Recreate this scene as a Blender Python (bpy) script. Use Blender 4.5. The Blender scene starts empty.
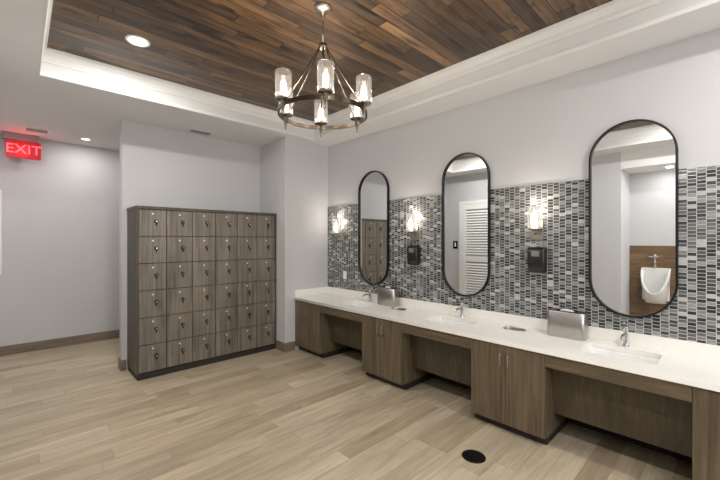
import bpy, bmesh, math, random
from mathutils import Vector, Matrix
random.seed(3)
sc = bpy.context.scene
try:
    sc.view_settings.view_transform = 'Standard'
    sc.view_settings.look = 'None'
    sc.view_settings.exposure = 0.36
except Exception as e:
    print(e)

# ------------------------------------------------------------------ dims
CAMZ = 1.6
XW = 3.52      # mirror wall
YP = 4.44      # pilaster face
XP = 2.74      # pilaster side
YL = 5.18      # wall behind lockers
YB = 7.0       # far hall wall
XL = -0.30     # left wall (door)
XA = -1.0      # alcove / hall left wall
YR = -2.6      # rear wall
ZS = 3.07      # soffit
ZT = 3.32      # wood ceiling
TX0, TX1, TY0, TY1 = 0.115, 3.14, -1.9, 4.29
ZC = 0.77      # counter top

# ------------------------------------------------------------------ materials
def lin(c):
    out = []
    for v in c:
        v = v/255.0
        out.append(v/12.92 if v <= 0.04045 else ((v+0.055)/1.055)**2.4)
    return (out[0], out[1], out[2], 1.0)

class NT:
    def __init__(s, name):
        s.m = bpy.data.materials.new(name); s.m.use_nodes = True
        s.t = s.m.node_tree; s.n = s.t.nodes; s.l = s.t.links
        s.b = s.n['Principled BSDF']
    def link(s, a, b): s.l.new(a, b)
    def math(s, op, a, b=None, c=None):
        nd = s.n.new('ShaderNodeMath'); nd.operation = op
        for i, v in enumerate((a, b, c)):
            if v is None: continue
            if isinstance(v, (int, float)): nd.inputs[i].default_value = v
            else: s.link(v, nd.inputs[i])
        return nd.outputs[0]
    def comb(s, x, y, z):
        nd = s.n.new('ShaderNodeCombineXYZ')
        for i, v in enumerate((x, y, z)):
            if isinstance(v, (int, float)): nd.inputs[i].default_value = v
            else: s.link(v, nd.inputs[i])
        return nd.outputs[0]
    def coords(s):
        tc = s.n.new('ShaderNodeTexCoord'); sp = s.n.new('ShaderNodeSeparateXYZ')
        s.link(tc.outputs['Object'], sp.inputs[0])
        return sp.outputs[0], sp.outputs[1], sp.outputs[2]
    def white(s, vec):
        nd = s.n.new('ShaderNodeTexWhiteNoise'); nd.noise_dimensions = '3D'
        s.link(vec, nd.inputs['Vector']); return nd.outputs['Value']
    def noise(s, vec, scale=1, detail=4, rough=0.6, dist=0.0):
        nd = s.n.new('ShaderNodeTexNoise'); s.link(vec, nd.inputs['Vector'])
        nd.inputs['Scale'].default_value = scale; nd.inputs['Detail'].default_value = detail
        nd.inputs['Roughness'].default_value = rough; nd.inputs['Distortion'].default_value = dist
        return nd.outputs['Fac'] if 'Fac' in nd.outputs else nd.outputs[0]
    def ramp(s, fac, stops, interp='LINEAR'):
        nd = s.n.new('ShaderNodeValToRGB'); r = nd.color_ramp; r.interpolation = interp
        while len(r.elements) < len(stops): r.elements.new(0.5)
        for e, (p, c) in zip(r.elements, stops):
            e.position = p; e.color = lin(c)
        s.link(fac, nd.inputs[0]); return nd.outputs[0]
    def mix(s, fac, a, b, mode='MIX'):
        nd = s.n.new('ShaderNodeMix'); nd.data_type = 'RGBA'; nd.blend_type = mode
        if isinstance(fac, (int, float)): nd.inputs[0].default_value = fac
        else: s.link(fac, nd.inputs[0])
        for i, v in ((6, a), (7, b)):
            if isinstance(v, tuple): nd.inputs[i].default_value = v
            else: s.link(v, nd.inputs[i])
        return nd.outputs[2]
    def bump(s, h, strength=0.2, dist=0.01):
        nd = s.n.new('ShaderNodeBump'); nd.inputs['Strength'].default_value = strength
        nd.inputs['Distance'].default_value = dist
        s.link(h, nd.inputs['Height']); s.link(nd.outputs[0], s.b.inputs['Normal'])
    def cells(s, u, v, L, W, gap, stagger='random'):
        row = s.math('FLOOR', s.math('DIVIDE', v, W))
        if stagger == 'random':
            off = s.math('MULTIPLY', s.white(s.comb(row, 3.7, 1.3)), L)
        elif stagger == 'half':
            off = s.math('MULTIPLY', s.math('MODULO', s.math('ADD', row, 1000), 2), L*0.5)
        else:
            off = s.math('MULTIPLY', row, 0.0)
        uu = s.math('ADD', u, off)
        col = s.math('FLOOR', s.math('DIVIDE', uu, L))
        rnd = s.white(s.comb(row, col, 5.1))
        fu = s.math('SUBTRACT', uu, s.math('MULTIPLY', col, L))
        fv = s.math('SUBTRACT', v, s.math('MULTIPLY', row, W))
        eu = s.math('MINIMUM', fu, s.math('SUBTRACT', L, fu))
        ev = s.math('MINIMUM', fv, s.math('SUBTRACT', W, fv))
        e = s.math('MINIMUM', eu, ev)
        mask = s.math('LESS_THAN', e, gap)
        return rnd, mask, e

def simple(name, col, rough=0.5, metal=0.0, spec=None, emit=None, estr=0.0, var=0.0):
    k = NT(name); b = k.b
    b.inputs['Base Color'].default_value = lin(col)
    b.inputs['Roughness'].default_value = rough
    b.inputs['Metallic'].default_value = metal
    if emit:
        b.inputs['Emission Color'].default_value = lin(emit); b.inputs['Emission Strength'].default_value = estr
    if var > 0:
        x, y, z = k.coords()
        n = k.noise(k.comb(x, y, z), 3.0, 3, 0.5)
        c2 = tuple(max(0, c*(1-var)) for c in col)
        k.link(k.ramp(n, [(0.3, c2), (0.7, col)]), b.inputs['Base Color'])
    return k.m

def paint(name, col):
    k = NT(name); x, y, z = k.coords(); v = k.comb(x, y, z)
    n = k.noise(v, 1.2, 2, 0.5)
    c2 = tuple(c*0.985 for c in col)
    k.link(k.ramp(n, [(0.35, c2), (0.65, col)]), k.b.inputs['Base Color'])
    k.b.inputs['Roughness'].default_value = 0.75
    k.bump(k.noise(v, 260, 2, 0.5), 0.06, 0.002)
    return k.m

def planks(name, axes, L, W, gap, tones, gapcol, rough, graincon=0.35, stagger='random', knots=0.0, gs=1.0):
    k = NT(name); c = k.coords()
    u, v, w = c[axes[0]], c[axes[1]], c[3-axes[0]-axes[1]]
    rnd, mask, e = k.cells(u, v, L, W, gap, stagger)
    base = k.ramp(rnd, tones)
    sh = k.math('MULTIPLY', rnd, 37.0)
    gv = k.comb(k.math('ADD', k.math('MULTIPLY', u, 2.2*gs), sh), k.math('MULTIPLY', v, 26*gs), sh)
    g = k.noise(gv, 1.0, 6, 0.65, 0.6)
    gv2 = k.comb(k.math('ADD', k.math('MULTIPLY', u, 1.2), sh), k.math('MULTIPLY', v, 6), sh)
    g2 = k.noise(gv2, 1.0, 3, 0.5, 1.0)
    gg = k.math('ADD', k.math('MULTIPLY', g, 0.6), k.math('MULTIPLY', g2, 0.4))
    lo = int(255*(1-graincon))
    gcol = k.ramp(gg, [(0.33, (lo, lo, lo)), (0.62, (255, 255, 255))])
    colr = k.mix(1.0, base, gcol, 'MULTIPLY')
    if knots > 0:
        kn = k.noise(k.comb(k.math('ADD', k.math('MULTIPLY', u, 3.0), sh), k.math('MULTIPLY', v, 9), sh), 1.0, 2, 0.4, 0.5)
        kc = k.ramp(kn, [(0.30, (70, 60, 52)), (0.42, (255, 255, 255))])
        colr = k.mix(knots, colr, k.mix(1.0, colr, kc, 'MULTIPLY'))
    fin = k.mix(mask, colr, lin(gapcol))
    k.link(fin, k.b.inputs['Base Color'])
    k.b.inputs['Roughness'].default_value = rough
    h = k.math('SUBTRACT', k.math('MULTIPLY', g, 0.15), mask)
    k.bump(h, 0.25, 0.003)
    return k.m

def woodgrain(name, c1, c2, axis=2, rough=0.45):
    k = NT(name); c = k.coords()
    f = [34, 34, 34]; f[axis] = 1.6
    v = k.comb(k.math('MULTIPLY', c[0], f[0]), k.math('MULTIPLY', c[1], f[1]), k.math('MULTIPLY', c[2], f[2]))
    g = k.noise(v, 1.0, 5, 0.65, 0.4)
    f2 = [5, 5, 5]; f2[axis] = 0.8
    v2 = k.comb(k.math('MULTIPLY', c[0], f2[0]), k.math('MULTIPLY', c[1], f2[1]), k.math('MULTIPLY', c[2], f2[2]))
    g2 = k.noise(v2, 1.0, 3, 0.5, 0.8)
    gg = k.math('ADD', k.math('MULTIPLY', g, 0.65), k.math('MULTIPLY', g2, 0.35))
    k.link(k.ramp(gg, [(0.36, c1), (0.62, c2)]), k.b.inputs['Base Color'])
    k.b.inputs['Roughness'].default_value = rough
    k.bump(g, 0.08, 0.002)
    return k.m

def mosaic(name):
    k = NT(name); x, y, z = k.coords()
    # vertical columns of small stacked glass/stone bars, each column offset by half a bar
    rnd, mask, e = k.cells(z, y, 0.0265, 0.050, 0.0018, 'half')
    col = k.ramp(rnd, [(0.0, (58, 61, 64)), (0.20, (90, 94, 96)), (0.40, (138, 141, 140)),
                       (0.54, (108, 111, 111)), (0.70, (194, 195, 191)), (0.80, (72, 77, 81)), (0.92, (156, 157, 153))], 'CONSTANT')
    fn = k.noise(k.comb(k.math('MULTIPLY', y, 30), k.math('MULTIPLY', z, 160), 0.0), 1.0, 3, 0.6)
    col = k.mix(1.0, col, k.ramp(fn, [(0.3, (205, 205, 205)), (0.7, (255, 255, 255))]), 'MULTIPLY')
    fin = k.mix(mask, col, lin((186, 186, 181)))
    k.link(fin, k.b.inputs['Base Color'])
    k.link(k.math('ADD', k.math('MULTIPLY', mask, 0.5), 0.18), k.b.inputs['Roughness'])
    k.bump(k.math('MULTIPLY', k.math('MINIMUM', e, 0.004), 250), 0.3, 0.002)
    return k.m

def glassy(name, transp=0.8, tint=(255, 255, 255), glow=0.0, rough=0.05):
    k = NT(name); n = k.n
    tr = n.new('ShaderNodeBsdfTransparent'); gl = n.new('ShaderNodeBsdfGlossy')
    gl.inputs['Roughness'].default_value = rough; tr.inputs[0].default_value = lin(tint)
    mx = n.new('ShaderNodeMixShader'); 
    x, y, z = k.coords()
    ns = k.noise(k.comb(x, y, z), 90, 2, 0.5)
    k.link(k.math('MULTIPLY_ADD', ns, 0.25, 1-transp-0.12), mx.inputs[0])
    k.link(tr.outputs[0], mx.inputs[1]); k.link(gl.outputs[0], mx.inputs[2])
    out = n['Material Output']
    if glow > 0:
        em = n.new('ShaderNodeEmission'); em.inputs[0].default_value = lin((255, 240, 220)); em.inputs[1].default_value = glow
        ad = n.new('ShaderNodeAddShader'); k.link(mx.outputs[0], ad.inputs[0]); k.link(em.outputs[0], ad.inputs[1])
        k.link(ad.outputs[0], out.inputs[0])
    else:
        k.link(mx.outputs[0], out.inputs[0])
    return k.m

M_WALL = paint('wall_paint', (200, 200, 202))
M_CEIL = paint('ceiling_paint', (228, 228, 227))
M_TRIM = simple('trim_white', (240, 240, 238), 0.4, var=0.02)
M_FLOOR = planks('floor_planks', (0, 1), 1.15, 0.15, 0.0014,
                 [(0.0, (170, 154, 129)), (0.35, (190, 174, 148)), (0.65, (200, 186, 161)), (1.0, (180, 165, 141))],
                 (142, 128, 107), 0.34, 0.20)
M_WOODC = planks('ceiling_planks', (0, 1), 1.5, 0.105, 0.0035,
                 [(0.0, (68, 52, 38)), (0.2, (130, 98, 66)), (0.4, (90, 68, 49)), (0.6, (154, 119, 83)), (0.8, (108, 82, 58)), (1.0, (78, 61, 46))],
                 (18, 13, 9), 0.36, 0.62, knots=0.8)
M_WAINS = planks('wainscot_planks', (1, 2), 0.9, 0.15, 0.0015,
                 [(0.0, (116, 92, 68)), (0.5, (140, 112, 84)), (1.0, (128, 102, 76))], (84, 66, 50), 0.4, 0.35)
M_LOCK = woodgrain('locker_wood', (80, 73, 65), (132, 123, 111), 2, 0.45)
M_LOCKB = woodgrain('locker_body_wood', (60, 54, 47), (90, 82, 73), 2, 0.5)
M_CAB = woodgrain('cabinet_wood', (72, 62, 47), (112, 98, 78), 2, 0.42)
M_CABH = woodgrain('apron_wood', (74, 64, 49), (108, 94, 75), 1, 0.45)
M_CABR = woodgrain('recess_panel_wood_shaded', (54, 45, 34), (80, 69, 53), 2, 0.45)  # cabinet wood darkened to paint in the shade under the counter
M_BASE = woodgrain('baseboard_wood', (104, 92, 79), (134, 121, 106), 0, 0.5)
M_DARK = simple('recess_shade_dark', (30, 27, 24), 0.7, var=0.1)  # near-black colour standing in for shade below the knee panels
M_TOE = simple('toe_kick_dark', (40, 35, 31), 0.6, var=0.1)
M_MOS = mosaic('mosaic_tile')
k = NT('quartz'); x, y, z = k.coords(); nn = k.noise(k.comb(x, y, z), 220, 2, 0.5)
k.link(k.ramp(nn, [(0.35, (230, 227, 221)), (0.6, (242, 240, 235))]), k.b.inputs['Base Color']); k.b.inputs['Roughness'].default_value = 0.2
M_QTZ = k.m
M_PORC = simple('porcelain', (230, 230, 228), 0.12, var=0.01)
M_CHROME = simple('chrome', (205, 205, 208), 0.16, 1.0, var=0.03)
M_STEEL = simple('brushed_steel', (190, 187, 182), 0.28, 1.0, var=0.10)
M_NICK = simple('brushed_nickel', (186, 178, 166), 0.28, 1.0, var=0.08)
M_ROD = simple('aged_nickel', (160, 152, 140), 0.25, 1.0, var=0.1)
M_BRONZE = simple('dark_bronze', (78, 69, 60), 0.3, 0.95, var=0.15)
M_BLACK = simple('black_metal', (20, 20, 21), 0.4, 0.3, var=0.1)
M_BLKP = simple('black_plastic', (30, 29, 30), 0.25, 0.0, var=0.1)
M_MIRR = simple('mirror_silver', (238, 240, 240), 0.0, 1.0)
M_GLASS = glassy('seeded_glass_glow', 0.70, glow=0.08, rough=0.08)  # faint emission added so the glass shades look lit
M_GLASSW = glassy('fill_window_glass', 0.9)
M_BULB = simple('bulb_glow', (255, 250, 240), 0.5, emit=(255, 240, 220), estr=9.0)
M_LED = simple('downlight_led', (255, 255, 255), 0.5, emit=(255, 250, 242), estr=8.0)
M_RED = simple('exit_red', (120, 20, 26), 0.4, emit=(190, 14, 30), estr=0.5)
M_REDL = simple('exit_letters', (255, 90, 100), 0.4, emit=(255, 84, 96), estr=1.0)
M_SIGNH = simple('sign_housing', (150, 140, 142), 0.4, 0.5, var=0.05)
M_LBACK = simple('louver_shadow_gap', (205, 205, 203), 0.6, var=0.03)
M_TAG = simple('number_tag', (226, 214, 186), 0.35, 0.2, var=0.05)
M_PAPER = simple('paper_white', (238, 240, 244), 0.6, var=0.02)
M_PRINT = simple('poster_print', (150, 170, 190), 0.6, var=0.3)

# ------------------------------------------------------------------ mesh helpers
class MB:
    def __init__(s): s.bm = bmesh.new(); s.mats = []
    def mi(s, m):
        if m not in s.mats: s.mats.append(m)
        return s.mats.index(m)
    def box(s, x0, x1, y0, y1, z0, z1, m, bev=0.0):
        bm2 = bmesh.new()
        vs = [bm2.verts.new((x, y, z)) for x in (x0, x1) for y in (y0, y1) for z in (z0, z1)]
        for f in ((0,1,3,2),(4,6,7,5),(0,4,5,1),(2,3,7,6),(0,2,6,4),(1,5,7,3)):
            bm2.faces.new([vs[i] for i in f])
        bmesh.ops.recalc_face_normals(bm2, faces=bm2.faces)
        if bev > 0:
            bmesh.ops.bevel(bm2, geom=list(bm2.edges), offset=bev, segments=2, affect='EDGES', profile=0.5)
        s.merge(bm2, m); return s
    def merge(s, bm2, m, smooth=False):
        idx = s.mi(m); mp = {}
        for v in bm2.verts: mp[v] = s.bm.verts.new(v.co)
        for f in bm2.faces:
            try:
                nf = s.bm.faces.new([mp[v] for v in f.verts]); nf.material_index = idx; nf.smooth = smooth
            except ValueError: pass
        bm2.free()
    def loft(s, loops, m, close_loop=True, cap0=False, cap1=False, smooth=True, ring=False):
        idx = s.mi(m); V = [[s.bm.verts.new(p) for p in lp] for lp in loops]
        n = len(V[0]); fs = []
        pairs = list(zip(V[:-1], V[1:]))
        if ring: pairs.append((V[-1], V[0]))
        for a, b in pairs:
            for i in range(n if close_loop else n-1):
                j = (i+1) % n
                fs.append(s.bm.faces.new((a[i], a[j], b[j], b[i])))
        if cap0: fs.append(s.bm.faces.new(V[0][::-1]))
        if cap1: fs.append(s.bm.faces.new(V[-1]))
        for f in fs: f.material_index = idx; f.smooth = smooth
        for f in fs:
            if len(f.verts) > 4: f.smooth = False
        return fs
    def lathe(s, c, prof, m, seg=24, axis='Z', cap0=True, cap1=True, smooth=True):
        loops = []
        for r, h in prof:
            lp = []
            for i in range(seg):
                a = 2*math.pi*i/seg; p, q = r*math.cos(a), r*math.sin(a)
                if axis == 'Z': lp.append((c[0]+p, c[1]+q, c[2]+h))
                elif axis == 'X': lp.append((c[0]+h, c[1]+p, c[2]+q))
                else: lp.append((c[0]+p, c[1]+h, c[2]+q))
            loops.append(lp)
        s.loft(loops, m, cap0=cap0, cap1=cap1, smooth=smooth)
    def tube(s, pts, r, m, seg=10, caps=True, closed=False):
        pts = [Vector(p) for p in pts]; loops = []; n = len(pts); prev = None
        for i, p in enumerate(pts):
            if closed: t = pts[(i+1) % n]-pts[i-1]
            else: t = pts[min(i+1, n-1)]-pts[max(i-1, 0)]
            t.normalize()
            if prev is None:
                up = Vector((0,0,1)) if abs(t.z) < 0.9 else Vector((1,0,0))
                a = t.cross(up).normalized()
            else:
                a = (prev - t*prev.dot(t)).normalized()
            prev = a; b = t.cross(a)
            loops.append([p+(a*math.cos(2*math.pi*j/seg)+b*math.sin(2*math.pi*j/seg))*r for j in range(seg)])
        s.loft(loops, m, cap0=caps and not closed, cap1=caps and not closed, ring=closed)
    def done(s, name, parent=None, sharp=True):
        bmesh.ops.recalc_face_normals(s.bm, faces=s.bm.faces)
        me = bpy.data.meshes.new(name); s.bm.to_mesh(me); s.bm.free()
        for m in s.mats: me.materials.append(m)
        o = bpy.data.objects.new(name, me); sc.collection.objects.link(o)
        if parent is not None:
            o.parent = parent; o.matrix_parent_inverse = parent.matrix_world.inverted()
        return o

def empty(name, loc):
    o = bpy.data.objects.new(name, None); o.empty_display_size = 0.1
    o.location = loc; o.matrix_world = Matrix.Translation(loc); sc.collection.objects.link(o); return o

def light(name, typ, loc, power, parent=None, color=(1,1,1), size=0.05, rot=None, spot=None, blend=0.5):
    d = bpy.data.lights.new(name, typ); d.energy = power; d.color = color
    if typ == 'AREA': d.shape = 'DISK'; d.size = size
    else: d.shadow_soft_size = size
    if spot: d.spot_size = spot; d.spot_blend = blend
    o = bpy.data.objects.new(name, d); sc.collection.objects.link(o)
    o.location = loc
    if rot: o.rotation_euler = rot
    if parent is not None:
        o.parent = parent; o.matrix_parent_inverse = parent.matrix_world.inverted()
    return o

def rrect(cx, cy, w, h, r, z, n=6):
    pts = []
    for (sx, sy, a0) in ((1,1,0), (-1,1,90), (-1,-1,180), (1,-1,270)):
        for i in range(n+1):
            a = math.radians(a0+90*i/n)
            pts.append((cx+sx*(w/2-r)+r*math.cos(a), cy+sy*(h/2-r)+r*math.sin(a), z))
    return pts

def box_obj(name, *a):
    b = MB(); b.box(*a); return b.done(name)

# ------------------------------------------------------------------ room shell
box_obj('floor', XA-0.15, XW+0.15, YR-0.15, YB+0.15, -0.1, 0.0, M_FLOOR)
box_obj('wall_right', XW, XW+0.15, YR, YP, 0, 3.45, M_WALL)
box_obj('wall_pilaster', XP, XW+0.15, YP, YL, 0, ZS, M_WALL)
box_obj('wall_lockers', 0.903, XW+0.15, YL, YL+0.15, 0, ZS, M_WALL)
box_obj('wall_back', XA, XW+0.15, YB, YB+0.15, 0, ZS, M_WALL)
box_obj('wall_hall_end', XW, XW+0.15, YL+0.15, YB, 0, ZS, M_WALL)
box_obj('wall_outer_left', XA-0.15, XA, YR, YB, 0, ZS, M_WALL)
box_obj('wall_left', XA, XL, 1.34, 4.75, 0, ZS, M_WALL)
# rear wall, with an opening added to let in fill daylight
b = MB(); wx0, wx1, wz0, wz1 = 0.2, 3.0, 0.95, 2.55
b.box(XA, wx0, YR-0.15, YR, 0, ZS, M_WALL); b.box(wx1, XW+0.15, YR-0.15, YR, 0, ZS, M_WALL)
b.box(wx0, wx1, YR-0.15, YR, 0, wz0, M_WALL); b.box(wx0, wx1, YR-0.15, YR, wz1, ZS, M_WALL)
b.done('wall_rear')
w = empty('fill_window', ((wx0+wx1)/2, YR-0.07, wz0))  # added unseen window, lets sky light fill the room
b = MB()
for xx in (wx0, (wx0+wx1)/2-0.025, wx1-0.05): b.box(xx, xx+0.05, YR-0.11, YR-0.03, wz0, wz1, M_TRIM)
for zz in (wz0, wz1-0.05): b.box(wx0+0.05, wx1-0.05, YR-0.11, YR-0.03, zz, zz+0.05, M_TRIM)
b.done('frame', w)
b = MB(); b.box(wx0+0.05, wx1-0.05, YR-0.075, YR-0.069, wz0+0.05, wz1-0.05, M_GLASSW); b.done('pane', w)

# ceilings : soffit ring, wood tray
b = MB()
b.box(XA, TX0, YR, YB, ZS, 3.40, M_CEIL)
b.box(TX1, XW, YR, YP, ZS, 3.40, M_CEIL)
b.box(TX0, TX1, TY1, YB, ZS, 3.40, M_CEIL)
b.box(TX1, XW+0.15, YP, YB, ZS, 3.40, M_CEIL)
b.box(TX0, TX1, YR, TY0, ZS, 3.40, M_CEIL)
b.done('ceiling_soffit')
box_obj('ceiling', TX0, TX1, TY0, TY1, ZT, ZT+0.05, M_WOODC)
box_obj('ceiling_alcove', XA, XL, YR, 1.34, 2.79, ZS, M_CEIL)
def ringprof(name, prof, m):
    b = MB(); loops = []
    for o, z in prof:
        loops.append([(TX0+o, TY0+o, z), (TX1-o, TY0+o, z), (TX1-o, TY1-o, z), (TX0+o, TY1-o, z)])
    b.loft(loops, m, smooth=False); return b.done(name)
ringprof('trim_crown', [(0.001, 3.20), (0.012, 3.20), (0.014, 3.215), (0.02, 3.225), (0.022, 3.25), (0.034, 3.272), (0.046, 3.288),
                        (0.049, 3.296), (0.049, 3.305), (0.056, 3.307), (0.056, 3.3195), (0.0, 3.3195)], M_TRIM)
ringprof('trim_tray_edge', [(0.001, 3.072), (0.012, 3.072), (0.014, 3.08), (0.012, 3.10), (0.006, 3.108), (0.001, 3.11)], M_TRIM)

# baseboards
def baseb(name, x0, x1, y0, y1):
    b = MB(); b.box(x0, x1, y0, y1, 0.0, 0.13, M_BASE, 0.004); b.done(name)
baseb('baseboard_back', XA, XW, YB-0.015, YB)
baseb('baseboard_lockers', 0.89, 0.945, YL-0.015, YL)
baseb('baseboard_locker_end', 0.888, 0.903, YL, YL+0.15)
baseb('baseboard_pilaster', XP-0.015, 2.90, YP-0.015, YP)
baseb('baseboard_pilaster_side', XP-0.015, XP, YP, 4.66)
baseb('baseboard_left', XL, XL+0.015, 1.34, 3.42)
b = MB(); b.box(XA+0.001, XA+0.012, YR, 1.339, 0, 1.5, M_WAINS); b.done('trim_wainscot')
b = MB(); b.box(XW-0.01, XW-0.0005, YR, YP-0.001, ZC+0.09, 2.12, M_MOS); b.done('wall_right_mosaic_tile')

# ------------------------------------------------------------------ lockers
LX0, LX1, LY0, LY1 = 0.954, 2.733, 4.67, 5.163
lk = empty('locker_bank', ((LX0+LX1)/2, (LY0+LY1)/2, 0))
b = MB()
b.box(LX0, LX1, LY0+0.022, LY1, 0.07, 1.955, M_LOCKB)
b.box(LX0-0.008, LX1, LY0-0.01, LY1, 1.955, 1.99, M_LOCKB, 0.003)
b.box(LX0, LX0+0.018, LY0, LY0+0.022, 0.07, 1.955, M_LOCKB)
b.box(LX1-0.018, LX1, LY0, LY0+0.022, 0.07, 1.955, M_LOCKB)
b.box(LX0+0.01, LX1, LY0+0.01, LY1, 0.0, 0.07, M_TOE)
b.done('carcass', lk)
NC, NR = 6, 6
cw = (LX1-LX0-0.036)/NC; rh = (1.955-0.08)/NR
bd = MB(); bl = MB()
for i in range(NC):
    for j in range(NR):
        x0 = LX0+0.018+i*cw; z0 = 0.08+j*rh
        bd.box(x0+0.004, x0+cw-0.004, LY0, LY0+0.02, z0+0.004, z0+rh-0.004, M_LOCK, 0.0015)
        cx = x0+cw*0.5
        bl.lathe((cx, LY0+0.001, z0+rh*0.84), [(0.011, 0), (0.011, -0.004)], M_TAG, 12, 'Y')
        kx = x0+cw*0.62; kz = z0+rh*0.56
        bl.lathe((kx, LY0+0.001, kz), [(0.021, 0), (0.021, -0.008), (0.015, -0.016)], M_BLACK, 16, 'Y')
        bl.lathe((kx, LY0-0.015, kz), [(0.009, 0), (0.008, -0.006)], M_CHROME, 12, 'Y')
        bl.box(kx-0.007, kx+0.007, LY0-0.012, LY0-0.004, kz-0.048, kz-0.015, M_BLACK, 0.002)
bd.done('doors', lk); bl.done('locks', lk)

# ------------------------------------------------------------------ vanity
XF = 2.887; CY0, CY1 = -0.5, YP-0.002
van = empty('vanity_cabinet', (3.2, 2.0, 0))
cabs = [(3.84, 4.437), (2.425, 3.03), (1.011, 1.631), (-0.43, 0.186)]
b = MB(); bh = MB()
XD = 2.905
for (y0, y1) in cabs:
    b.box(XD+0.02, XW-0.012, y0, y1, 0.07, ZC-0.22, M_CAB)
    for (a_, c_) in ((y0, y0+0.02), (y1-0.02, y1)): b.box(XD+0.02, XW-0.012, a_, c_, ZC-0.22, ZC-0.037, M_CAB)
    b.box(XD+0.07, XW-0.012, y0+0.01, y1, 0, 0.07, M_TOE)
    mid = (y0+y1)/2
    for (a, c) in ((y0+0.003, mid-0.002), (mid+0.002, y1-0.003)):
        b.box(XD, XD+0.019, a, c, 0.075, ZC-0.045, M_CAB, 0.0015)
    for s in (-1, 1):
        yy = mid+s*0.032
        bh.tube([(XD+0.001, yy, 0.66), (XD-0.024, yy, 0.655), (XD-0.028, yy, 0.64), (XD-0.028, yy, 0.56), (XD-0.024, yy, 0.545), (XD+0.001, yy, 0.54)], 0.0045, M_NICK, 8)
b.done('cabinets', van); bh.done('pulls', van)
b = MB()
for (y0, y1) in ((3.03, 3.84), (1.631, 2.425), (0.186, 1.011)):
    b.box(XD+0.004, XD+0.024, y0, y1, 0.63, ZC-0.037, M_CABH)        # apron rail
    b.box(XD+0.024, 3.05, y0, y1, 0.625, 0.645, M_CABH)
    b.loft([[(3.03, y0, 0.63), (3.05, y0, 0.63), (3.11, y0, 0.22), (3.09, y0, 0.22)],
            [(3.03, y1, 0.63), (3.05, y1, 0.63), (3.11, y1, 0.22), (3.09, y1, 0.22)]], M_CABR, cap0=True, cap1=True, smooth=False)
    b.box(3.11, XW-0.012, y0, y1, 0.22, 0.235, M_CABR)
    b.box(XW-0.03, XW-0.012, y0, y1, 0, 0.22, M_DARK)  # dark back sheet, painted shade under the vanity
b.done('knee_panels', van)

# counter top via filled 2D curve with holes
sinks = [0.60, 2.03, 3.42]
SX, SW, SL = 3.215, 0.33, 0.46
chutes = [(3.345, 1.43), (3.30, 2.80)]
cu = bpy.data.curves.new('ct', 'CURVE'); cu.dimensions = '2D'; cu.fill_mode = 'BOTH'; cu.extrude = 0.018
def addspl(pts):
    sp = cu.splines.new('POLY'); sp.points.add(len(pts)-1)
    for p, q in zip(sp.points, pts): p.co = (q[0], q[1], 0, 1)
    sp.use_cyclic_u = True
addspl([(XF, CY0), (XW-0.011, CY0), (XW-0.011, CY1), (XF, CY1)])
for sy in sinks: addspl(rrect(SX, sy, SW, SL, 0.05, 0))
for cx_, cy in chutes: addspl(rrect(cx_, cy, 0.10, 0.18, 0.049, 0, 8))
co = bpy.data.objects.new('ct', cu); sc.collection.objects.link(co)
bpy.context.view_layer.update()
me = bpy.data.meshes.new_from_object(co.evaluated_get(bpy.context.evaluated_depsgraph_get()))
bpy.data.objects.remove(co)
me.materials.clear(); me.materials.append(M_QTZ)
for v in me.vertices: v.co.z += ZC-0.018
ct = bpy.data.objects.new('vanity_countertop', me); sc.collection.objects.link(ct)
b = MB(); b.box(XW-0.03, XW-0.011, CY0, CY1, ZC, ZC+0.10, M_QTZ, 0.002)
b.box(2.90, XW-0.03, CY1-0.018, CY1, ZC, ZC+0.10, M_QTZ, 0.002)
b.done('trim_counter_backsplash')

for sy in sinks:
    s = empty('sink', (SX, sy, ZC-0.18))
    b = MB()
    L = [rrect(SX, sy, SW+0.03, SL+0.03, 0.06, ZC-0.038), rrect(SX, sy, SW-0.004, SL-0.004, 0.05, ZC-0.038), rrect(SX, sy, SW-0.01, SL-0.01, 0.05, ZC-0.06),
         rrect(SX, sy, SW-0.03, SL-0.03, 0.06, ZC-0.12), rrect(SX, sy, SW-0.09, SL-0.09, 0.06, ZC-0.145), rrect(SX, sy, 0.06, 0.06, 0.028, ZC-0.152)]
    b.loft(L, M_PORC, cap1=True); b.done('basin', s)
    b = MB(); b.lathe((SX, sy, ZC-0.152), [(0.024, 0.0), (0.024, 0.004), (0.016, 0.006)], M_CHROME, 18); b.done('drain', s)
    f = empty('faucet', (3.435, sy, ZC))
    b = MB(); fx = 3.435
    b.lathe((fx, sy, ZC), [(0.027, 0), (0.027, 0.006), (0.019, 0.010), (0.017, 0.03), (0.017, 0.125), (0.019, 0.128), (0.019, 0.15), (0.015, 0.158)], M_CHROME, 20)
    b.tube([(fx-0.005, sy, ZC+0.085), (fx-0.05, sy, ZC+0.098), (fx-0.10, sy, ZC+0.100), (fx-0.128, sy, ZC+0.092), (fx-0.135, sy, ZC+0.072)], 0.011, M_CHROME, 12)
    b.tube([(fx, sy, ZC+0.152), (fx+0.004, sy, ZC+0.168), (fx-0.03, sy, ZC+0.185), (fx-0.065, sy, ZC+0.195)], 0.006, M_CHROME, 8)
    b.done('body', f)

for cx_, cy in chutes:
    b = MB()
    o = [rrect(cx_, cy, 0.13, 0.21, 0.064, ZC+0.0005, 8), rrect(cx_, cy, 0.126, 0.206, 0.062, ZC+0.005, 8), rrect(cx_, cy, 0.102, 0.182, 0.05, ZC+0.005, 8),
         rrect(cx_, cy, 0.097, 0.177, 0.048, ZC, 8), rrect(cx_, cy, 0.097, 0.177, 0.048, ZC-0.05, 8)]
    b.loft(o, M_STEEL); b.loft([rrect(cx_, cy, 0.097, 0.177, 0.048, ZC-0.02, 8), rrect(cx_, cy, 0.01, 0.01, 0.004, ZC-0.022, 8)], M_STEEL, cap1=True)
    b.done('trash_chute')

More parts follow.
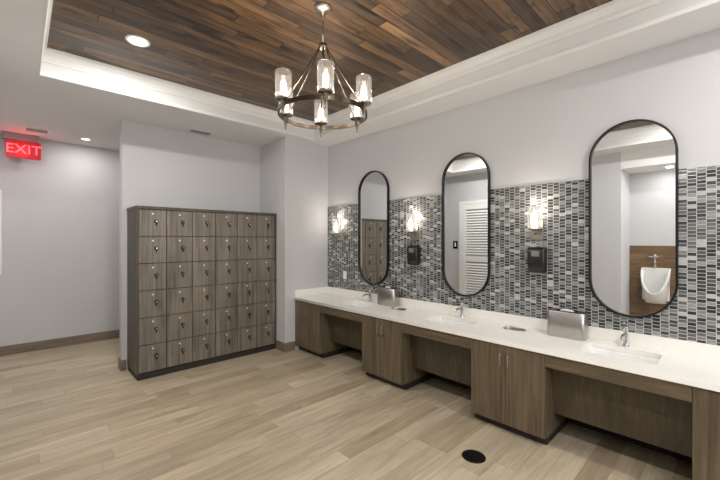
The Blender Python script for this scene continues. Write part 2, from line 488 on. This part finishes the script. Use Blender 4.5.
def towelbox(yc, xc=3.405):
    e = empty('paper_towel_box', (xc, yc, ZC))
    w_, l_ = 0.135, 0.295
    b = MB(); z = ZC; h = 0.22
    b.loft([rrect(xc, yc, w_-0.004, l_-0.004, 0.035, z), rrect(xc, yc, w_, l_, 0.037, z+0.004), rrect(xc, yc, w_, l_, 0.037, z+h-0.008),
            rrect(xc, yc, w_-0.01, l_-0.01, 0.034, z+h)], M_STEEL, cap0=True)
    b.done('body', e)
    b = MB()
    b.loft([rrect(xc, yc, w_-0.01, l_-0.01, 0.034, z+h-0.001), rrect(xc, yc, w_-0.03, l_-0.03, 0.03, z+h+0.004), rrect(xc, yc, 0.05, 0.17, 0.024, z+h+0.004),
            rrect(xc, yc, 0.045, 0.165, 0.02, z+h-0.008)], M_BLKP, cap1=True)
    b.done('lid', e)
    b = MB(); b.loft([[(xc-0.015, yc-0.06, z+h-0.006), (xc, yc, z+h-0.006), (xc+0.015, yc+0.06, z+h-0.006)],
                      [(xc-0.01, yc-0.05, z+h+0.012), (xc+0.012, yc, z+h+0.018), (xc, yc+0.05, z+h+0.012)]], M_PAPER, close_loop=False)
    b.done('towel', e)
towelbox(1.005); towelbox(3.07)

# ------------------------------------------------------------------ mirrors
def mirror(yc):
    W, H, zc = 0.565, 1.55, 1.767
    e = empty('wall_mirror', (XW-0.02, yc, zc))
    def pill(w, h, x, n=24):
        r = w/2; pts = []
        for i in range(n+1):
            a = math.pi*i/n; pts.append((x, yc+r*math.cos(a), zc+h/2-r+r*math.sin(a)))
        for i in range(n+1):
            a = math.pi+math.pi*i/n; pts.append((x, yc+r*math.cos(a), zc-h/2+r+r*math.sin(a)))
        return pts
    t = 0.014; xb, xf = XW-0.0105, XW-0.045
    b = MB(); b.loft([pill(W, H, xb), pill(W, H, xf), pill(W-2*t, H-2*t, xf), pill(W-2*t, H-2*t, xb)], M_BLACK, smooth=False, ring=True)
    b.done('frame', e)
    b = MB(); vs = [b.bm.verts.new(p) for p in pill(W-2*t+0.001, H-2*t+0.001, XW-0.025)]
    f = b.bm.faces.new(vs); f.material_index = b.mi(M_MIRR)
    b.done('glass', e)
for yc in (0.58, 2.03, 3.42): mirror(yc)

# ------------------------------------------------------------------ sconces + dispensers
def shade(b, c, r, h):   # open glass cylinder
    b.lathe(c, [(r, 0), (r, h), (r-0.003, h), (r-0.003, 0)], M_GLASS, 28, cap0=False, cap1=False)
def bulb(b, c, r=0.018, h=0.09):
    b.lathe(c, [(r*0.55, 0), (r*0.9, h*0.2), (r, h*0.5), (r*0.85, h*0.8), (r*0.3, h)], M_BULB, 16)
WARM = (1.0, 0.9, 0.78)
for yc in (1.286, 2.72, 4.13):
    e = empty('wall_sconce', (XW-0.09, yc, 1.78)); xs = XW-0.095
    b = MB()
    b.box(XW-0.024, XW-0.0105, yc-0.055, yc+0.055, 1.60, 1.78, M_NICK, 0.004)
    b.tube([(XW-0.022, yc, 1.66), (xs+0.01, yc, 1.655), (xs, yc, 1.665), (xs, yc, 1.70)], 0.008, M_NICK, 10)
    b.lathe((xs, yc, 1.685), [(0.02, 0), (0.03, 0.006), (0.056, 0.012), (0.056, 0.022), (0.02, 0.024), (0.016, 0.05)], M_NICK, 24)
    b.done('bracket', e)
    b = MB(); shade(b, (xs, yc, 1.705), 0.058, 0.21); b.done('glass_shade', e)
    b = MB(); bulb(b, (xs, yc, 1.735), 0.028, 0.12); b.done('bulb', e)
    light('lamp', 'POINT', (xs, yc, 1.885), 3.0, e, WARM, 0.035)
for yc in (1.27, 2.70):
    e = empty('soap_dispenser', (XW-0.06, yc, 1.4))
    b = MB()
    b.loft([[(XW-0.0105-q[0], yc+q[1], q[2]) for q in lp] for lp in (
        rrect(0.035, 0, 0.07, 0.13, 0.015, 1.30), rrect(0.045, 0, 0.09, 0.145, 0.02, 1.31), rrect(0.05, 0, 0.10, 0.15, 0.02, 1.40),
        rrect(0.05, 0, 0.10, 0.15, 0.02, 1.50), rrect(0.043, 0, 0.085, 0.145, 0.02, 1.535))], M_BLKP, cap0=True, cap1=True)
    b.done('housing', e)
    b = MB(); b.box(XW-0.075, XW-0.0105, yc-0.065, yc+0.065, 1.283, 1.30, M_STEEL, 0.004)
    b.box(XW-0.114, XW-0.109, yc-0.035, yc+0.035, 1.45, 1.50, M_STEEL, 0.002); b.done('nozzle_plate', e)

e = empty('wall_outlet', (XW-0.012, 4.05, 1.08))
b = MB(); b.box(XW-0.016, XW-0.0105, 3.985, 4.06, 1.02, 1.135, M_TRIM, 0.002); b.done('plate', e)
b = MB(); b.box(XW-0.018, XW-0.0158, 4.005, 4.04, 1.035, 1.07, M_PAPER, 0.001); b.box(XW-0.018, XW-0.0158, 4.005, 4.04, 1.085, 1.12, M_PAPER, 0.001); b.done('sockets', e)

# ------------------------------------------------------------------ chandelier
CXc, CYc, R, ZR = 1.626, 2.111, 0.322, 2.53
ch = empty('chandelier', (CXc, CYc, ZT))
b = MB()
b.lathe((CXc, CYc, ZT), [(0.065, 0), (0.065, -0.012), (0.05, -0.028), (0.012, -0.034), (0.012, -0.05)], M_NICK, 28)
b.tube([(CXc+0.018*math.cos(a), CYc+0.018*math.sin(a)*0.7, ZT-0.068+0.022*math.sin(a)) for a in [2*math.pi*i/16 for i in range(16)]], 0.004, M_NICK, 8, closed=True)
b.tube([(CXc, CYc, ZT-0.085), (CXc, CYc, 3.03)], 0.006, M_NICK, 10)
b.lathe((CXc, CYc, 3.03), [(0.012, 0.03), (0.03, 0.02), (0.034, 0.0), (0.03, -0.02), (0.012, -0.03)], M_ROD, 24)
b.tube([(CXc, CYc, 3.01), (CXc, CYc, 2.90)], 0.008, M_ROD, 10)
b.lathe((CXc, CYc, 2.90), [(0.006, 0.012), (0.016, 0.006), (0.018, 0), (0.012, -0.014), (0.004, -0.022)], M_ROD, 16)
b.done('stem', ch)
b = MB()
ring = []
for r, z in ((R+0.006, -0.015), (R+0.006, 0.015), (R-0.006, 0.015), (R-0.006, -0.015)):
    ring.append([(CXc+r*math.cos(2*math.pi*i/72), CYc+r*math.sin(2*math.pi*i/72), ZR+z) for i in range(72)])
b.loft(ring, M_BRONZE, ring=True, smooth=False)
b.done('ring', ch)
near = math.atan2(-CYc, -CXc)
b = MB(); bg = MB(); bb = MB()
for i in range(6):
    a = near+math.radians(3+60*i)
    px, py = CXc+R*math.cos(a), CYc+R*math.sin(a)
    b.tube([(CXc+0.026*math.cos(a), CYc+0.026*math.sin(a), 3.025), (CXc+(R-0.012)*math.cos(a), CYc+(R-0.012)*math.sin(a), ZR+0.01)], 0.0048, M_ROD, 8)
    b.lathe((px, py, ZR), [(0.004, -0.075), (0.008, -0.065), (0.006, -0.055), (0.012, -0.045), (0.012, -0.02), (0.016, -0.018), (0.016, 0.02), (0.03, 0.024), (0.050, 0.028), (0.056, 0.038), (0.018, 0.04), (0.014, 0.07)], M_ROD, 20)
    shade(bg, (px, py, ZR+0.036), 0.056, 0.185)
    bulb(bb, (px, py, ZR+0.065), 0.020, 0.10)
    light('lamp', 'POINT', (px, py, ZR+0.185), 5.0, ch, WARM, 0.03)
b.done('arms', ch); bg.done('glass_shades', ch); bb.done('bulbs', ch)

# ------------------------------------------------------------------ downlights, with extra ones added as fill
def downlight(x, y, z, power, r=0.075):
    e = empty('recessed_or_fill_light', (x, y, z))
    b = MB(); b.lathe((x, y, z), [(r*1.25, 0.0), (r*1.25, -0.006), (r, -0.008), (r*0.96, -0.002)], M_TRIM, 32, cap0=False, cap1=False)
    b.done('trim_ring', e)
    b = MB(); b.lathe((x, y, z), [(r*0.97, -0.0022), (r*0.2, -0.0025)], M_LED, 32, cap0=False, cap1=True); b.done('lens', e)
    light('lamp', 'AREA', (x, y, z-0.012), power, e, (1.0, 0.97, 0.93), r*1.8)
downlight(0.738, 3.565, ZT, 27)
downlight(0.738, 0.45, ZT, 28); downlight(2.5, -0.6, ZT, 26); downlight(0.738, -1.3, ZT, 24)  # unseen downlights added behind the view to brighten the room
downlight(0.69, 6.52, ZS, 5, 0.05); downlight(2.4, 6.3, ZS, 7, 0.05); downlight(-0.4, 5.6, ZS, 12, 0.05)  # first is a real hall light, other two added as fill
downlight(-0.62, 0.75, 2.79, 5, 0.05); downlight(-0.62, -0.9, 2.79, 7, 0.05)  # added alcove downlights for fill

# vents
def vent(x, y, z, w=0.30, d=0.15):
    b = MB(); b.box(x-w/2, x+w/2, y-d/2, y+d/2, z-0.008, z, M_TRIM, 0.002)
    for i in range(7):
        yy = y-d/2+0.02+i*(d-0.04)/6
        b.box(x-w/2+0.02, x+w/2-0.02, yy-0.003, yy+0.003, z-0.011, z-0.007, M_SIGNH)
    b.done('ceiling_vent')
vent(1.78, 5.02, ZS); vent(0.16, 6.45, ZS, 0.26, 0.2)

# ------------------------------------------------------------------ exit sign
u0 = 0.025
ex = empty('exit_sign', (u0, 6.85, 2.85))
b = MB(); b.box(u0-0.20, u0+0.17, 6.80, 6.90, 2.975, ZS-0.001, M_SIGNH, 0.006); b.done('canopy', ex)
b = MB(); b.box(u0-0.17, u0+0.19, 6.835, 6.86, 2.735, 2.975, M_RED, 0.003); b.done('panel', ex)
td = bpy.data.curves.new('letters', 'FONT'); td.body = 'EXIT'; td.size = 0.18; td.align_x = 'CENTER'; td.align_y = 'CENTER'; td.extrude = 0.002; td.offset = 0.001
td.materials.append(M_REDL)
to = bpy.data.objects.new('letters', td); sc.collection.objects.link(to); to.location = (u0+0.01, 6.831, 2.855); to.rotation_euler = (math.pi/2, 0, 0)
to.parent = ex; to.matrix_parent_inverse = ex.matrix_world.inverted()
light('glow', 'POINT', (u0, 6.76, 2.84), 1.2, ex, (1.0, 0.08, 0.1), 0.06)

# framed notice at far left
e = empty('framed_notice', (-0.45, YB-0.02, 1.7))
b = MB(); b.box(-0.75, -0.185, YB-0.03, YB-0.001, 1.12, 2.29, M_TRIM, 0.004); b.done('frame', e)
b = MB(); b.box(-0.71, -0.225, YB-0.034, YB-0.029, 1.16, 2.25, M_PRINT); b.done('print', e)

# floor drain
e = empty('floor_drain', (2.43, 1.34, 0.0))
b = MB(); b.lathe((2.43, 1.34, 0), [(0.085, 0.0), (0.085, 0.003), (0.075, 0.004), (0.072, 0.002)], M_BRONZE, 32, cap0=False)
for i in range(-3, 4):
    l = math.sqrt(max(0, 0.07**2-(i*0.019)**2)); b.box(2.43+i*0.019-0.004, 2.43+i*0.019+0.004, 1.34-l, 1.34+l, 0.002, 0.005, M_BLACK)
b.done('grate', e)

# ------------------------------------------------------------------ louvered door on left wall (seen in mirror)
d = empty('door_1', (XL+0.02, 3.9, 0))
b = MB(); dy0, dy1, dz = 3.50, 4.30, 2.40
X0 = XL+0.001
b.box(X0, XL+0.03, dy0-0.07, dy0, 0, dz+0.07, M_TRIM, 0.003); b.box(X0, XL+0.03, dy1, dy1+0.07, 0, dz+0.07, M_TRIM, 0.003)
b.box(X0, XL+0.03, dy0, dy1, dz, dz+0.07, M_TRIM, 0.003)
b.done('casing', d)
b = MB()
b.box(XL+0.001, XL+0.004, dy0+0.004, dy1-0.004, 0.01, dz-0.004, M_LBACK)
for (a, c) in ((dy0+0.004, dy0+0.10), (dy1-0.10, dy1-0.004)): b.box(XL+0.003, XL+0.036, a, c, 0.01, dz-0.004, M_TRIM, 0.002)
for (a, c) in ((0.01, 0.22), (1.12, 1.24), (dz-0.12, dz-0.004)): b.box(XL+0.003, XL+0.036, dy0+0.10, dy1-0.10, a, c, M_TRIM, 0.002)
z = 0.235
while z < dz-0.15:
    if not (1.07 < z < 1.25):
        b.loft([[(XL+0.005, yy, z+0.036), (XL+0.009, yy, z+0.040), (XL+0.036, yy, z+0.006), (XL+0.032, yy, z)] for yy in (dy0+0.10, dy1-0.10)], M_TRIM, cap0=True, cap1=True, smooth=False)
    z += 0.058
b.done('leaf', d)
b = MB(); b.lathe((XL+0.036, dy0+0.05, 1.0), [(0.025, 0), (0.025, 0.006), (0.01, 0.01), (0.01, 0.035)], M_NICK, 16, 'X')
b.tube([(XL+0.068, dy0+0.05, 1.0), (XL+0.07, dy0+0.16, 1.0)], 0.008, M_NICK, 8); b.done('handle', d)
e = empty('restroom_sign', (XL+0.005, 4.47, 1.5))
b = MB(); b.box(XL+0.001, XL+0.008, 4.42, 4.54, 1.40, 1.58, M_BLKP, 0.002); b.done('plate', e)
b = MB(); b.lathe((XL+0.008, 4.48, 1.54), [(0.012, 0), (0.012, 0.002)], M_PAPER, 12, 'X'); b.box(XL+0.008, XL+0.010, 4.462, 4.498, 1.45, 1.522, M_PAPER); b.done('pictogram', e)

# ------------------------------------------------------------------ urinal
def urinal(yc):
    e = empty('urinal', (XA+0.15, yc, 0.8)); xw = XA+0.0125
    N = 24
    def loop(hw, dep, zf):
        return [(xw+dep*math.sin(math.pi*i/N)**0.8, yc+hw*math.copysign(abs(math.cos(math.pi*i/N))**0.8, math.cos(math.pi*i/N)), zf(math.sin(math.pi*i/N))) for i in range(N+1)]
    zr = lambda s: 0.70+0.41*(1-s)**0.8
    L = []
    for k_ in range(7):
        s_ = k_/6; L.append(loop(0.14+0.06*s_**0.5, 0.16+0.16*s_**0.6, lambda q, s_=s_: 0.52+(zr(q)-0.52)*s_))
    L.append(loop(0.195, 0.31, lambda q: zr(q)+0.008)); L.append(loop(0.165, 0.28, lambda q: zr(q)+0.004))
    for k_ in range(1, 6):
        s_ = 1-k_/6; L.append(loop(0.10+0.06*s_**0.5, 0.12+0.15*s_**0.6, lambda q, s_=s_: 0.62+(zr(q)-0.62)*s_))
    b = MB(); b.loft(L, M_PORC, close_loop=False)
    b.box(xw-0.0003, xw+0.03, yc-0.185, yc+0.185, 0.56, 1.12, M_PORC, 0.008); b.done('bowl', e)
    b = MB(); b.tube([(xw+0.06, yc, 1.12), (xw+0.06, yc, 1.30)], 0.014, M_CHROME, 12)
    b.lathe((xw+0.06, yc, 1.28), [(0.022, 0), (0.03, 0.01), (0.03, 0.06), (0.02, 0.075)], M_CHROME, 16)
    b.tube([(xw, yc+0.1, 1.31), (xw+0.06, yc+0.1, 1.31), (xw+0.06, yc, 1.31)], 0.014, M_CHROME, 10)
    b.tube([(xw+0.06, yc, 1.31), (xw+0.12, yc-0.05, 1.32)], 0.007, M_CHROME, 8)
    b.done('flush_valve', e)
urinal(0.97); urinal(0.0)

# ------------------------------------------------------------------ world + camera
wd = bpy.data.worlds.new('World'); sc.world = wd; wd.use_nodes = True
bgn = wd.node_tree.nodes['Background']; bgn.inputs[0].default_value = (0.95, 0.97, 1.0, 1); bgn.inputs[1].default_value = 4.0
cam = bpy.data.cameras.new('camera'); cam.lens = 17.9; cam.sensor_width = 36; cam.clip_start = 0.02
cob = bpy.data.objects.new('camera', cam); sc.collection.objects.link(cob)
cob.location = (0, 0, CAMZ); cob.rotation_euler = (math.pi/2, 0, math.radians(-43.5))
sc.camera = cob
